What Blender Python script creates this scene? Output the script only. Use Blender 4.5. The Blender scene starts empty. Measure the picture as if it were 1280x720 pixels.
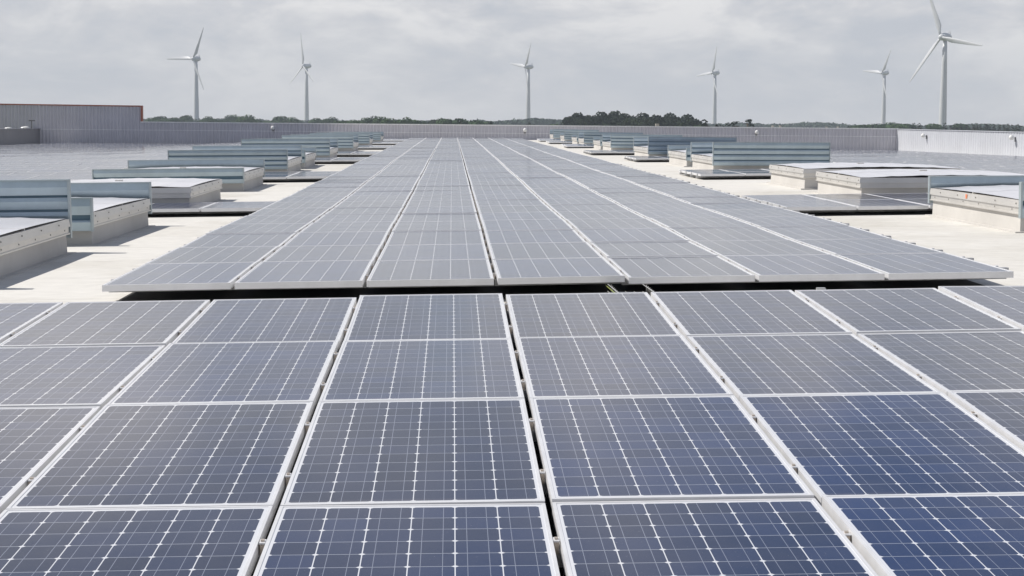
import bpy, math, random
from mathutils import Vector, Matrix
random.seed(11)
scn = bpy.context.scene
COL = scn.collection
PI = math.pi

# ------------------------------------------------------------------ camera
F = 2250.0                                   # focal length in photo pixels (1280 wide)
PITCH = math.atan((157.3 - 360) / F)
ROLL = math.atan(.009)
def cam_basis(yaw):
    fw = Vector((math.sin(yaw) * math.cos(PITCH), math.cos(yaw) * math.cos(PITCH), math.sin(PITCH)))
    rt = fw.cross(Vector((0, 0, 1))).normalized()
    up = rt.cross(fw)
    return rt * math.cos(ROLL) + up * math.sin(ROLL), up * math.cos(ROLL) - rt * math.sin(ROLL), fw
RT, UP, FW = cam_basis(math.radians(1.948))
cd = bpy.data.cameras.new('camera')
cd.sensor_width = 36; cd.lens = F / 1280 * 36
cd.clip_start = .1; cd.clip_end = 60000
cam = bpy.data.objects.new('camera', cd); COL.objects.link(cam)
m = Matrix((RT, UP, -FW)).transposed().to_4x4()
cam.matrix_world = m
scn.camera = cam

# ------------------------------------------------------------------ light
SUN = Vector((-.93, .30, 1.13)).normalized()
sl = bpy.data.lights.new('sun', 'SUN'); sl.energy = 5.0; sl.angle = math.radians(.53); sl.color = (1, .955, .89)
so = bpy.data.objects.new('sun', sl); COL.objects.link(so)
so.rotation_euler = SUN.to_track_quat('Z', 'Y').to_euler(); so.location = (-20, 10, 40)
scn.view_settings.view_transform = 'Standard'
scn.view_settings.look = 'None'
scn.view_settings.exposure = 0.0
scn.view_settings.gamma = 1
w = bpy.data.worlds.new('World'); scn.world = w; w.use_nodes = True
nt = w.node_tree; N = nt.nodes; L = nt.links; N.clear()
def wn(t, **k):
    n = N.new(t)
    for a, b in k.items(): setattr(n, a, b)
    return n
sky = wn('ShaderNodeTexSky', sky_type='NISHITA', sun_disc=False)
sky.sun_elevation = math.asin(SUN.z); sky.sun_rotation = math.atan2(SUN.x, SUN.y)
sky.air_density = 1.0; sky.dust_density = 2.0; sky.altitude = 30
tc = wn('ShaderNodeTexCoord')
sep = wn('ShaderNodeSeparateXYZ'); L.new(tc.outputs['Generated'], sep.inputs[0])
zz = wn('ShaderNodeMath', operation='MAXIMUM'); L.new(sep.outputs['Z'], zz.inputs[0]); zz.inputs[1].default_value = 0.0
za = wn('ShaderNodeMath', operation='ADD'); L.new(zz.outputs[0], za.inputs[0]); za.inputs[1].default_value = .11
dx = wn('ShaderNodeMath', operation='DIVIDE'); L.new(sep.outputs['X'], dx.inputs[0]); L.new(za.outputs[0], dx.inputs[1])
dy = wn('ShaderNodeMath', operation='DIVIDE'); L.new(sep.outputs['Y'], dy.inputs[0]); L.new(za.outputs[0], dy.inputs[1])
cb = wn('ShaderNodeCombineXYZ'); L.new(dx.outputs[0], cb.inputs[0]); L.new(dy.outputs[0], cb.inputs[1])
mp = wn('ShaderNodeMapping'); L.new(tc.outputs['Generated'], mp.inputs[0]); mp.inputs['Scale'].default_value = (10.5, 10.5, 27); mp.inputs['Location'].default_value = (3.1, 1.7, 0)
n1 = wn('ShaderNodeTexNoise'); L.new(mp.outputs[0], n1.inputs['Vector']); n1.inputs['Scale'].default_value = 1.0; n1.inputs['Detail'].default_value = 9; n1.inputs['Roughness'].default_value = .60; n1.inputs['Distortion'].default_value = .25
r1 = wn('ShaderNodeValToRGB'); L.new(n1.outputs['Fac'], r1.inputs[0])
e = r1.color_ramp.elements
e[0].position = .40; e[0].color = (5.9, 6.1, 6.65, 1)
e[1].position = .60; e[1].color = (9.2, 9.0, 8.95, 1)
q = r1.color_ramp.elements.new(.50); q.color = (7.3, 7.25, 7.5, 1)
# thin blue-grey veil low over the horizon
rz = wn('ShaderNodeMapRange'); L.new(sep.outputs['Z'], rz.inputs[0]); rz.inputs[1].default_value = 0.0; rz.inputs[2].default_value = .065; rz.inputs[3].default_value = .7; rz.inputs[4].default_value = 0
hz = wn('ShaderNodeMix', data_type='RGBA'); L.new(rz.outputs[0], hz.inputs[0]); L.new(r1.outputs[0], hz.inputs[6]); hz.inputs[7].default_value = (7.2, 7.25, 7.5, 1)
r2 = wn('ShaderNodeValToRGB'); L.new(n1.outputs['Fac'], r2.inputs[0])
e2 = r2.color_ramp.elements
e2[0].position = .46; e2[0].color = (1.3, 2.3, 4.6, 1)
e2[1].position = .60; e2[1].color = (8.4, 8.3, 8.5, 1)
rz2 = wn('ShaderNodeMapRange'); L.new(sep.outputs['Z'], rz2.inputs[0]); rz2.inputs[1].default_value = .16; rz2.inputs[2].default_value = .42; rz2.inputs[3].default_value = 0; rz2.inputs[4].default_value = 1
hz2 = wn('ShaderNodeMix', data_type='RGBA'); L.new(rz2.outputs[0], hz2.inputs[0]); L.new(hz.outputs[2], hz2.inputs[6]); L.new(r2.outputs[0], hz2.inputs[7])
hz = hz2
# clear gaps and one bright cloud bank above the frame, mirrored in the glass
nd = wn('ShaderNodeTexNoise'); L.new(tc.outputs['Generated'], nd.inputs['Vector']); nd.inputs['Scale'].default_value = 9; nd.inputs['Detail'].default_value = 6
def sky_patch(prev, az, el, r0, r1_, col, amt):
    az, el = math.radians(az), math.radians(el)
    d = wn('ShaderNodeVectorMath', operation='DISTANCE'); L.new(tc.outputs['Generated'], d.inputs[0]); d.inputs[1].default_value = (math.sin(az) * math.cos(el), math.cos(az) * math.cos(el), math.sin(el))
    a = wn('ShaderNodeMath', operation='MULTIPLY_ADD'); L.new(nd.outputs['Fac'], a.inputs[0]); a.inputs[1].default_value = r1_ * .9; L.new(d.outputs['Value'], a.inputs[2])
    f = wn('ShaderNodeMapRange', interpolation_type='SMOOTHSTEP'); L.new(a.outputs[0], f.inputs[0]); f.inputs[1].default_value = r0 + r1_ * .45; f.inputs[2].default_value = r1_ + r1_ * .45; f.inputs[3].default_value = amt; f.inputs[4].default_value = 0
    o = wn('ShaderNodeMix', data_type='RGBA'); L.new(f.outputs[0], o.inputs[0]); L.new(prev, o.inputs[6]); o.inputs[7].default_value = (*col, 1); return o.outputs[2]
p_ = sky_patch(hz.outputs[2], 14, 23, .10, .22, (1.6, 2.5, 4.6), .95)
p_ = sky_patch(p_, -2, 24, .06, .20, (3.0, 3.6, 5.2), .8)
p_ = sky_patch(p_, -20, 16, .03, .08, (2.0, 3.0, 5.4), .9)
p_ = sky_patch(p_, -12, 12.5, .03, .085, (11.5, 11.0, 10.8), .95)
p_ = sky_patch(p_, -.4, 10.5, .008, .03, (3.9, 5.0, 6.6), .75)
p_ = sky_patch(p_, 11, 13.5, .01, .04, (9.5, 9.0, 8.8), .7)
p_ = sky_patch(p_, -7, 9, .01, .05, (5.0, 5.4, 6.4), .7)
p_ = sky_patch(p_, 4.5, 11.5, .01, .06, (9.6, 9.2, 9.1), .9)
# mostly clear overhead
rz3 = wn('ShaderNodeMapRange', interpolation_type='SMOOTHSTEP'); L.new(sep.outputs['Z'], rz3.inputs[0]); rz3.inputs[1].default_value = .26; rz3.inputs[2].default_value = .50; rz3.inputs[3].default_value = 0; rz3.inputs[4].default_value = .92
ov = wn('ShaderNodeMix', data_type='RGBA'); L.new(rz3.outputs[0], ov.inputs[0]); L.new(p_, ov.inputs[6]); ov.inputs[7].default_value = (1.7, 2.05, 2.9, 1); p_ = ov.outputs[2]
mx = wn('ShaderNodeMix', data_type='RGBA'); mx.inputs[0].default_value = .93
L.new(sky.outputs[0], mx.inputs[6]); L.new(p_, mx.inputs[7])
bg = wn('ShaderNodeBackground'); bg.inputs[1].default_value = .1
L.new(mx.outputs[2], bg.inputs[0])
wo = wn('ShaderNodeOutputWorld'); L.new(bg.outputs[0], wo.inputs[0])

# ------------------------------------------------------------------ materials
def mat(name, col=(.5, .5, .5), rough=.6, metal=0.0, noise=None, bump=None, spec=.5):
    """noise = (scale, amount, detail); bump = (scale, strength, distance)"""
    mt = bpy.data.materials.new(name); mt.use_nodes = True
    t = mt.node_tree; b = t.nodes['Principled BSDF']
    b.inputs['Base Color'].default_value = (*col, 1); b.inputs['Roughness'].default_value = rough
    b.inputs['Metallic'].default_value = metal; b.inputs['Specular IOR Level'].default_value = spec
    if noise or bump:
        tcn = t.nodes.new('ShaderNodeTexCoord')
    if noise:
        n = t.nodes.new('ShaderNodeTexNoise'); n.inputs['Scale'].default_value = noise[0]; n.inputs['Detail'].default_value = noise[2]
        n.inputs['Roughness'].default_value = .65
        t.links.new(tcn.outputs['Object'], n.inputs['Vector'])
        r = t.nodes.new('ShaderNodeMapRange'); r.inputs[1].default_value = .3; r.inputs[2].default_value = .7
        r.inputs[3].default_value = 1 - noise[1]; r.inputs[4].default_value = 1 + noise[1] * .4
        t.links.new(n.outputs['Fac'], r.inputs[0])
        x = t.nodes.new('ShaderNodeMix'); x.data_type = 'RGBA'; x.blend_type = 'MULTIPLY'; x.inputs[0].default_value = 1
        x.inputs[6].default_value = (*col, 1); t.links.new(r.outputs[0], x.inputs[7])
        t.links.new(x.outputs[2], b.inputs['Base Color'])
    if bump:
        n = t.nodes.new('ShaderNodeTexNoise'); n.inputs['Scale'].default_value = bump[0]; n.inputs['Detail'].default_value = 4
        t.links.new(tcn.outputs['Object'], n.inputs['Vector'])
        bp = t.nodes.new('ShaderNodeBump'); bp.inputs['Strength'].default_value = bump[1]; bp.inputs['Distance'].default_value = bump[2]
        t.links.new(n.outputs['Fac'], bp.inputs['Height']); t.links.new(bp.outputs[0], b.inputs['Normal'])
    return mt

M = {}
M['alu'] = mat('anodised aluminium', (.78, .78, .79), .42, .3, (6, .10, 4))
M['rail'] = mat('mill aluminium', (.55, .55, .55), .5, .5, (9, .2, 3))
M['clamp'] = mat('clamp steel', (.62, .54, .46), .45, .5, (30, .3, 2))
M['galv'] = mat('galvanised sheet', (.43, .52, .575), .40, .35, (2.3, .16, 6), (1.6, .25, .01))
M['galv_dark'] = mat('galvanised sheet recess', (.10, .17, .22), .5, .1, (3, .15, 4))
M['galv_edge'] = mat('galvanised post', (.42, .48, .50), .45, .4, (5, .12, 3))
M['lid'] = mat('polycarbonate skylight', (.66, .66, .69), .28, 0, (1.4, .10, 7), (2.0, .15, .01))
M['lidframe'] = mat('skylight frame', (.70, .675, .635), .42, .55, (2, .10, 4))
M['bolt'] = mat('bolt', (.30, .29, .27), .5, .6)
M['curb'] = mat('curb membrane', (.56, .54, .51), .8, 0, (1.2, .14, 4), (9, .3, .004))
M['wall'] = mat('grey corrugated cladding', (.55, .545, .59), .5, .1, (.9, .10, 5))
M['wallcap'] = mat('parapet cap', (.82, .82, .83), .5, .2, (1, .12, 4))
M['orange'] = mat('orange trim', (.40, .13, .085), .5, 0, (2, .2, 4))
M['wallwhite'] = mat('white cladding', (.50, .515, .555), .55, 0, (.7, .08, 6))
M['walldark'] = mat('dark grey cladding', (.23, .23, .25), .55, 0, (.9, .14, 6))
M['facade'] = mat('building facade', (.30, .30, .31), .6, 0, (.4, .1, 4))
M['turb'] = mat('turbine paint', (.62, .63, .645), .45, 0, (.15, .05, 3))
M['turbdark'] = mat('turbine dark', (.12, .12, .13), .5)
M['bark'] = mat('bark', (.09, .07, .055), .9, 0, (3, .3, 4))
M['cable'] = mat('cable', (.02, .02, .022), .5)
M['cablegreen'] = mat('green and yellow earth cable', (.22, .26, .07), .5)
M['wire'] = mat('galvanised wire', (.62, .62, .6), .35, .7)
M['lampwhite'] = mat('lamp housing', (.75, .75, .73), .4, 0, (8, .1, 2))
M['lampdark'] = mat('lamp bracket', (.16, .16, .165), .5)
M['tile'] = mat('roof tiles', (.30, .19, .15), .8, 0, (1.5, .25, 5))
M['plaster'] = mat('plaster', (.62, .56, .49), .85, 0, (.5, .15, 5))
M['window'] = mat('window glass', (.05, .06, .07), .1)

def leaf_mat(name, a, b):
    mt = bpy.data.materials.new(name); mt.use_nodes = True
    t = mt.node_tree; p = t.nodes['Principled BSDF']; p.inputs['Roughness'].default_value = .9; p.inputs['Specular IOR Level'].default_value = .1
    tcn = t.nodes.new('ShaderNodeTexCoord'); n = t.nodes.new('ShaderNodeTexNoise'); n.inputs['Scale'].default_value = .55; n.inputs['Detail'].default_value = 5
    t.links.new(tcn.outputs['Object'], n.inputs['Vector'])
    oi = t.nodes.new('ShaderNodeObjectInfo')
    ad = t.nodes.new('ShaderNodeMath'); ad.operation = 'MULTIPLY_ADD'; t.links.new(oi.outputs['Random'], ad.inputs[0]); ad.inputs[1].default_value = .5; t.links.new(n.outputs['Fac'], ad.inputs[2])
    r = t.nodes.new('ShaderNodeValToRGB'); t.links.new(ad.outputs[0], r.inputs[0])
    r.color_ramp.elements[0].position = .4; r.color_ramp.elements[0].color = (*a, 1)
    r.color_ramp.elements[1].position = 1.0; r.color_ramp.elements[1].color = (*b, 1)
    t.links.new(r.outputs[0], p.inputs['Base Color'])
    return mt
M['leaf'] = leaf_mat('broadleaf foliage', (.026, .052, .026), (.07, .115, .048))
M['pine'] = leaf_mat('pine foliage', (.011, .020, .012), (.032, .045, .022))
M['conif'] = leaf_mat('conifer foliage', (.010, .018, .011), (.030, .044, .024))
M['wood'] = leaf_mat('far wood foliage', (.030, .052, .038), (.055, .08, .05))

# --- solar cell glass. UV is in metres from the glass corner (each panel of the big field offset by 10 m)
PW, PL = .794, 1.568                 # panel
PX, PY = .815, 1.575                 # pitch
FR = .011                            # frame lip
GW, GL = PW - 2 * FR, PL - 2 * FR
CU = (GW - .018) / 6; CV = (GL - .038) / 12
def make_glass():
    mt = bpy.data.materials.new('solar cells under glass'); mt.use_nodes = True
    t = mt.node_tree; n = t.nodes; l = t.links; b = n['Principled BSDF']
    def mth(op, a, c=None, d=None):
        x = n.new('ShaderNodeMath'); x.operation = op
        for i, v in enumerate((a, c, d)):
            if v is None: continue
            if isinstance(v, (int, float)): x.inputs[i].default_value = v
            else: l.new(v, x.inputs[i])
        return x.outputs[0]
    uv = n.new('ShaderNodeUVMap'); uv.uv_map = 'UVMap'
    s = n.new('ShaderNodeSeparateXYZ'); l.new(uv.outputs[0], s.inputs[0])
    U = mth('FLOORED_MODULO', s.outputs[0], 10); V = mth('FLOORED_MODULO', s.outputs[1], 10)
    iu = mth('FLOOR', mth('DIVIDE', s.outputs[0], 10)); iv = mth('FLOOR', mth('DIVIDE', s.outputs[1], 10))
    u = mth('DIVIDE', mth('SUBTRACT', U, .009), CU); v = mth('DIVIDE', mth('SUBTRACT', V, .019), CV)
    fu = mth('FRACT', u); fv = mth('FRACT', v)
    du = mth('MULTIPLY', mth('MINIMUM', fu, mth('SUBTRACT', 1, fu)), CU)      # metres to nearest cell edge
    dv = mth('MULTIPLY', mth('MINIMUM', fv, mth('SUBTRACT', 1, fv)), CV)
    gu = mth('LESS_THAN', du, .0016); gv = mth('LESS_THAN', dv, .0018)
    dm = mth('LESS_THAN', mth('ADD', du, mth('MULTIPLY', dv, 1.0)), .0105)
    out = mth('MAXIMUM', mth('MAXIMUM', mth('LESS_THAN', u, 0), mth('GREATER_THAN', u, 6)), mth('MAXIMUM', mth('LESS_THAN', v, 0), mth('GREATER_THAN', v, 12)))
    back = mth('MAXIMUM', mth('MAXIMUM', gu, dm), out)
    bb = mth('LESS_THAN', mth('ABSOLUTE', mth('SUBTRACT', mth('ABSOLUTE', mth('SUBTRACT', fu, .5)), .235)), .0075)
    # colour of the cells: slight differences per panel and per cell
    oi = n.new('ShaderNodeObjectInfo')
    wv = n.new('ShaderNodeCombineXYZ'); l.new(iu, wv.inputs[0]); l.new(iv, wv.inputs[1]); l.new(mth('MULTIPLY', oi.outputs['Random'], 91), wv.inputs[2])
    wn_ = n.new('ShaderNodeTexWhiteNoise'); l.new(wv.outputs[0], wn_.inputs['Vector'])
    wc = n.new('ShaderNodeCombineXYZ'); l.new(mth('FLOOR', mth('ADD', u, mth('MULTIPLY', iu, 9))), wc.inputs[0]); l.new(mth('FLOOR', mth('ADD', v, mth('MULTIPLY', iv, 17))), wc.inputs[1]); l.new(mth('MULTIPLY', oi.outputs['Random'], 57), wc.inputs[2])
    wn2 = n.new('ShaderNodeTexWhiteNoise'); l.new(wc.outputs[0], wn2.inputs['Vector'])
    cell = n.new('ShaderNodeMix'); cell.data_type = 'RGBA'; l.new(wn_.outputs['Value'], cell.inputs[0])
    cell.inputs[6].default_value = (.012, .019, .048, 1); cell.inputs[7].default_value = (.006, .020, .078, 1)
    cc = n.new('ShaderNodeMix'); cc.data_type = 'RGBA'; cc.blend_type = 'MULTIPLY'; cc.inputs[0].default_value = 1; l.new(cell.outputs[2], cc.inputs[6])
    l.new(mth('MULTIPLY_ADD', wn2.outputs['Value'], .5, .75), cc.inputs[7])
    def over(fac, col, prev):
        x = n.new('ShaderNodeMix'); x.data_type = 'RGBA'; l.new(fac, x.inputs[0]); l.new(prev, x.inputs[6]); x.inputs[7].default_value = (*col, 1); return x.outputs[2]
    c = over(gv, (.32, .34, .39), cc.outputs[2])
    c = over(bb, (.20, .22, .28), c)
    c = over(back, (.66, .67, .70), c)
    # dust film, thicker in patches and along the lower rim
    tcn = n.new('ShaderNodeTexCoord')
    dn = n.new('ShaderNodeTexNoise'); dn.inputs['Scale'].default_value = 2.2; dn.inputs['Detail'].default_value = 8; dn.inputs['Roughness'].default_value = .7
    geo = n.new('ShaderNodeNewGeometry'); l.new(geo.outputs['Position'], dn.inputs['Vector'])
    rim = n.new('ShaderNodeMapRange'); l.new(V, rim.inputs[0]); rim.inputs[1].default_value = 0; rim.inputs[2].default_value = .05; rim.inputs[3].default_value = .22; rim.inputs[4].default_value = 0
    sp = n.new('ShaderNodeTexNoise'); sp.inputs['Scale'].default_value = 160; sp.inputs['Detail'].default_value = 2; l.new(geo.outputs['Position'], sp.inputs['Vector'])
    spk = n.new('ShaderNodeMapRange'); l.new(sp.outputs['Fac'], spk.inputs[0]); spk.inputs[1].default_value = .70; spk.inputs[2].default_value = .78; spk.inputs[3].default_value = 0; spk.inputs[4].default_value = .3
    rimn = mth('MULTIPLY', rim.outputs[0], mth('MULTIPLY_ADD', dn.outputs['Fac'], 4, -1.6))
    dust = mth('ADD', mth('ADD', mth('MULTIPLY_ADD', dn.outputs['Fac'], .10, -.025), mth('MAXIMUM', rimn, 0)), spk.outputs[0])
    dust = mth('MINIMUM', mth('MAXIMUM', dust, 0), .6)
    c = over(dust, (.46, .42, .38), c)
    l.new(c, b.inputs['Base Color'])
    b.inputs['IOR'].default_value = 1.38
    l.new(mth('MULTIPLY_ADD', dn.outputs['Fac'], .10, .07), b.inputs['Roughness'])
    bn = n.new('ShaderNodeTexNoise'); bn.inputs['Scale'].default_value = 1.1; bn.inputs['Detail'].default_value = 1; l.new(geo.outputs['Position'], bn.inputs['Vector'])
    bp = n.new('ShaderNodeBump'); bp.inputs['Strength'].default_value = .25; bp.inputs['Distance'].default_value = .004; l.new(bn.outputs['Fac'], bp.inputs['Height']); l.new(bp.outputs[0], b.inputs['Normal'])
    return mt
M['glass'] = make_glass()

# --- roof membrane: seams, stains, gentle wear
def make_roof_mat():
    mt = bpy.data.materials.new('roof membrane'); mt.use_nodes = True
    t = mt.node_tree; n = t.nodes; l = t.links; b = n['Principled BSDF']; b.inputs['Roughness'].default_value = .8
    geo = n.new('ShaderNodeNewGeometry'); s = n.new('ShaderNodeSeparateXYZ'); l.new(geo.outputs['Position'], s.inputs[0])
    def mth(op, a, c=None, d=None):
        x = n.new('ShaderNodeMath'); x.operation = op
        for i, v in enumerate((a, c, d)):
            if v is None: continue
            if isinstance(v, (int, float)): x.inputs[i].default_value = v
            else: l.new(v, x.inputs[i])
        return x.outputs[0]
    sy = mth('ABSOLUTE', mth('SUBTRACT', mth('FRACT', mth('DIVIDE', s.outputs[1], 1.56)), .5))
    seam = mth('LESS_THAN', sy, .006)
    sx = mth('ABSOLUTE', mth('SUBTRACT', mth('FRACT', mth('DIVIDE', s.outputs[0], 12.3)), .5))
    seam = mth('MAXIMUM', seam, mth('LESS_THAN', sx, .0006))
    a = n.new('ShaderNodeTexNoise'); a.inputs['Scale'].default_value = .5; a.inputs['Detail'].default_value = 9; a.inputs['Roughness'].default_value = .68; l.new(geo.outputs['Position'], a.inputs['Vector'])
    r = n.new('ShaderNodeValToRGB'); l.new(a.outputs['Fac'], r.inputs[0])
    r.color_ramp.elements[0].position = .3; r.color_ramp.elements[0].color = (.52, .495, .44, 1)
    r.color_ramp.elements[1].position = .55; r.color_ramp.elements[1].color = (.65, .63, .59, 1)
    f = n.new('ShaderNodeTexNoise'); f.inputs['Scale'].default_value = 7; f.inputs['Detail'].default_value = 6; l.new(geo.outputs['Position'], f.inputs['Vector'])
    m1 = n.new('ShaderNodeMix'); m1.data_type = 'RGBA'; m1.blend_type = 'MULTIPLY'; m1.inputs[0].default_value = 1; l.new(r.outputs[0], m1.inputs[6])
    l.new(mth('MULTIPLY_ADD', f.outputs['Fac'], .28, .85), m1.inputs[7])
    m2 = n.new('ShaderNodeMix'); m2.data_type = 'RGBA'; l.new(mth('MULTIPLY', seam, .45), m2.inputs[0]); l.new(m1.outputs[2], m2.inputs[6]); m2.inputs[7].default_value = (.33, .31, .28, 1)
    l.new(m2.outputs[2], b.inputs['Base Color'])
    bp = n.new('ShaderNodeBump'); bp.inputs['Strength'].default_value = .3; bp.inputs['Distance'].default_value = .01; l.new(f.outputs['Fac'], bp.inputs['Height']); l.new(bp.outputs[0], b.inputs['Normal'])
    return mt
M['roof'] = make_roof_mat()

# ------------------------------------------------------------------ mesh helpers
class MB:
    def __init__(s): s.v = []; s.f = []; s.m = []; s.uv = {}
    def quad(s, pts, mi=0, uv=None):
        i = len(s.v); s.v += [tuple(p) for p in pts]; s.f.append(tuple(range(i, i + len(pts)))); s.m.append(mi)
        if uv: s.uv[len(s.f) - 1] = uv
    def box(s, x0, x1, y0, y1, z0, z1, mi=0, top=None, T=None):
        i = len(s.v)
        tx = top or (0, 0)
        P = [(x0, y0, z0), (x1, y0, z0), (x1, y1, z0), (x0, y1, z0), (x0 + tx[0], y0 + tx[1], z1), (x1 - tx[0], y0 + tx[1], z1), (x1 - tx[0], y1 - tx[1], z1), (x0 + tx[0], y1 - tx[1], z1)]
        if T: P = [tuple(T @ Vector(p)) for p in P]
        s.v += P
        for f in ((0, 3, 2, 1), (4, 5, 6, 7), (0, 1, 5, 4), (1, 2, 6, 5), (2, 3, 7, 6), (3, 0, 4, 7)):
            s.f.append(tuple(i + k for k in f)); s.m.append(mi)
    def extrude_x(s, prof, x0, x1, mi=0, mids=None):
        """closed profile of (y, z), ccw seen from +x"""
        i = len(s.v); n = len(prof)
        s.v += [(x0, y, z) for y, z in prof] + [(x1, y, z) for y, z in prof]
        for k in range(n):
            a, b = i + k, i + (k + 1) % n
            s.f.append((a, b, b + n, a + n)); s.m.append(mids[k] if mids else mi)
        s.f.append(tuple(reversed(range(i, i + n)))); s.m.append(mi)
        s.f.append(tuple(range(i + n, i + 2 * n))); s.m.append(mi)
    def tube(s, pts, rad, seg=10, mi=0, cap=True):
        pts = [Vector(p) for p in pts]; rings = []
        for k, p in enumerate(pts):
            d = (pts[min(k + 1, len(pts) - 1)] - pts[max(k - 1, 0)]).normalized()
            a = d.orthogonal().normalized() if k == 0 else (a - d * a.dot(d)).normalized()
            b = d.cross(a); r = rad[k] if isinstance(rad, (list, tuple)) else rad
            rings.append(len(s.v))
            s.v += [tuple(p + (a * math.cos(2 * PI * j / seg) + b * math.sin(2 * PI * j / seg)) * r) for j in range(seg)]
        for q in range(len(rings) - 1):
            for j in range(seg):
                s.f.append((rings[q] + j, rings[q] + (j + 1) % seg, rings[q + 1] + (j + 1) % seg, rings[q + 1] + j)); s.m.append(mi)
        if cap:
            s.f.append(tuple(rings[0] + j for j in reversed(range(seg)))); s.m.append(mi)
            s.f.append(tuple(rings[-1] + j for j in range(seg))); s.m.append(mi)
    def mesh(s, name, mats, smooth=False, bevel=0):
        me = bpy.data.meshes.new(name); me.from_pydata(s.v, [], s.f)
        for mm in (mats if isinstance(mats, (list, tuple)) else [mats]): me.materials.append(mm)
        me.polygons.foreach_set('material_index', s.m)
        if s.uv:
            ul = me.uv_layers.new(name='UVMap')
            for fi, uvs in s.uv.items():
                p = me.polygons[fi]
                for k, li in enumerate(p.loop_indices): ul.data[li].uv = uvs[k]
        if smooth: me.polygons.foreach_set('use_smooth', [True] * len(me.polygons))
        me.update(); return me

def link(name, data, parent=None, loc=None, kind=None):
    o = bpy.data.objects.new(name, data); COL.objects.link(o)
    if parent: o.parent = parent
    if loc: o.location = loc
    if kind: o['kind'] = kind
    return o
def tag(o, label, cat, group=None):
    o['label'] = label; o['category'] = cat
    if group: o['group'] = group
    return o
ORD = ['', 'first', 'second', 'third', 'fourth', 'fifth', 'sixth', 'seventh', 'eighth', 'ninth', 'tenth', 'eleventh', 'twelfth', 'thirteenth', 'fourteenth', 'fifteenth', 'sixteenth', 'seventeenth', 'eighteenth', 'nineteenth', 'twentieth']
def ordn(k):
    if k <= 20: return ORD[k]
    if k == 30: return 'thirtieth'
    if k == 40: return 'fortieth'
    return {2: 'twenty', 3: 'thirty', 4: 'forty'}[k // 10] + '-' + ORD[k % 10]

# ------------------------------------------------------------------ roof shape
HT = [(-6, 1.50), (3.75, 1.19), (5.32, 1.128), (6.9, 1.056), (8.475, 1.009), (10.05, .950), (11.2, .960), (12.8, .950), (14.35, .944), (15.9, .930), (17.5, .927), (20.6, .925), (22.2, .918), (25.6, .907), (28.4, .885), (34.4, .872), (36.4, .860), (42.8, .822), (53.7, .794), (61.3, .760), (72, .735), (83.7, .700), (96.3, .665), (104, .70), (130, 1.3)]
ST = [(-6, .015), (5, .018), (10, .023), (11.2, .020), (26, .021), (40, .014), (60, .010), (104, .008), (130, .008)]
def lerp_t(T, y):
    for (a, b), (c, d) in zip(T, T[1:]):
        if y <= c: return b + (d - b) * max(0, (y - a)) / (c - a)
    return T[-1][1]
def H(y): return lerp_t(HT, y)
def S(y): return lerp_t(ST, y)
def psurf(x, y): return -H(y) + S(y) * x
RELEV = .14
def sm(t): t = max(0, min(1, t)); return t * t * (3 - 2 * t)
def roofz(x, y):
    xi = max(-9, min(9, x)); z = -(H(y) + RELEV) + S(y) * xi
    ho = 1.10 + .20 * max(0, min(1, (y - 33) / 71))
    k = sm((abs(x) - 6) / 9) * sm((y - 5) / 20)
    return z * (1 - k) - ho * k

XL, XR, YB = -23.5, 25.8, 104.0
mb = MB()
xs = [XL - .3] + [XL + (XR - XL) * i / 66 for i in range(67)] + [XR + .3]
ys = sorted(set([-8 + i * 1.3 for i in range(87)] + [a for a, _ in HT if a > -8 and a < YB] + [YB + .3]))
for y in ys:
    for x in xs: mb.v.append((x, y, roofz(x, y)))
nx = len(xs)
for j in range(len(ys) - 1):
    for i in range(nx - 1):
        a = j * nx + i; mb.f.append((a, a + 1, a + 1 + nx, a + nx)); mb.m.append(0)
link('roof_deck', mb.mesh('roof_deck', M['roof'], smooth=True), kind='structure')

# ground
GZ = -11.0
mt = mat('fields', (.10, .115, .05), .9, 0)
t = mt.node_tree; g = t.nodes.new('ShaderNodeNewGeometry'); n = t.nodes.new('ShaderNodeTexNoise'); n.inputs['Scale'].default_value = .006; n.inputs['Detail'].default_value = 8
t.links.new(g.outputs['Position'], n.inputs['Vector']); r = t.nodes.new('ShaderNodeValToRGB'); t.links.new(n.outputs['Fac'], r.inputs[0])
r.color_ramp.elements[0].position = .4; r.color_ramp.elements[0].color = (.06, .085, .03, 1); r.color_ramp.elements[1].position = .6; r.color_ramp.elements[1].color = (.20, .17, .09, 1)
t.links.new(r.outputs[0], t.nodes['Principled BSDF'].inputs['Base Color'])
mb = MB(); R_ = 30000
mb.quad([(-R_, -R_, GZ), (R_, -R_, GZ), (R_, R_, GZ), (-R_, R_, GZ)])
link('ground', mb.mesh('ground', mt), kind='structure')

# ------------------------------------------------------------------ parapets and cladding
def corrugated(length, z0f, z1, pitch=.20, depth=.042, mi=0, mb=None):
    """ribbed sheet along +x at y=0 facing -y; z0f = bottom height function"""
    mb = mb or MB(); x = 0; top = z1 if callable(z1) else (lambda _: z1); pr = []
    while x < length - 1e-6:
        pr += [(x, 0), (x + pitch * .34, 0), (x + pitch * .52, depth), (x + pitch * .80, depth)]
        x += pitch
    pr = [p for p in pr if p[0] < length] + [(length, 0)]
    i = len(mb.v)
    for (px, py) in pr: mb.v += [(px, py, z0f(px)), (px, py, top(px))]
    for k in range(len(pr) - 1):
        a = i + 2 * k; mb.f.append((a, a + 2, a + 3, a + 1)); mb.m.append(mi)
    return mb

WX0 = -17.75                                   # where the tall part ends
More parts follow.
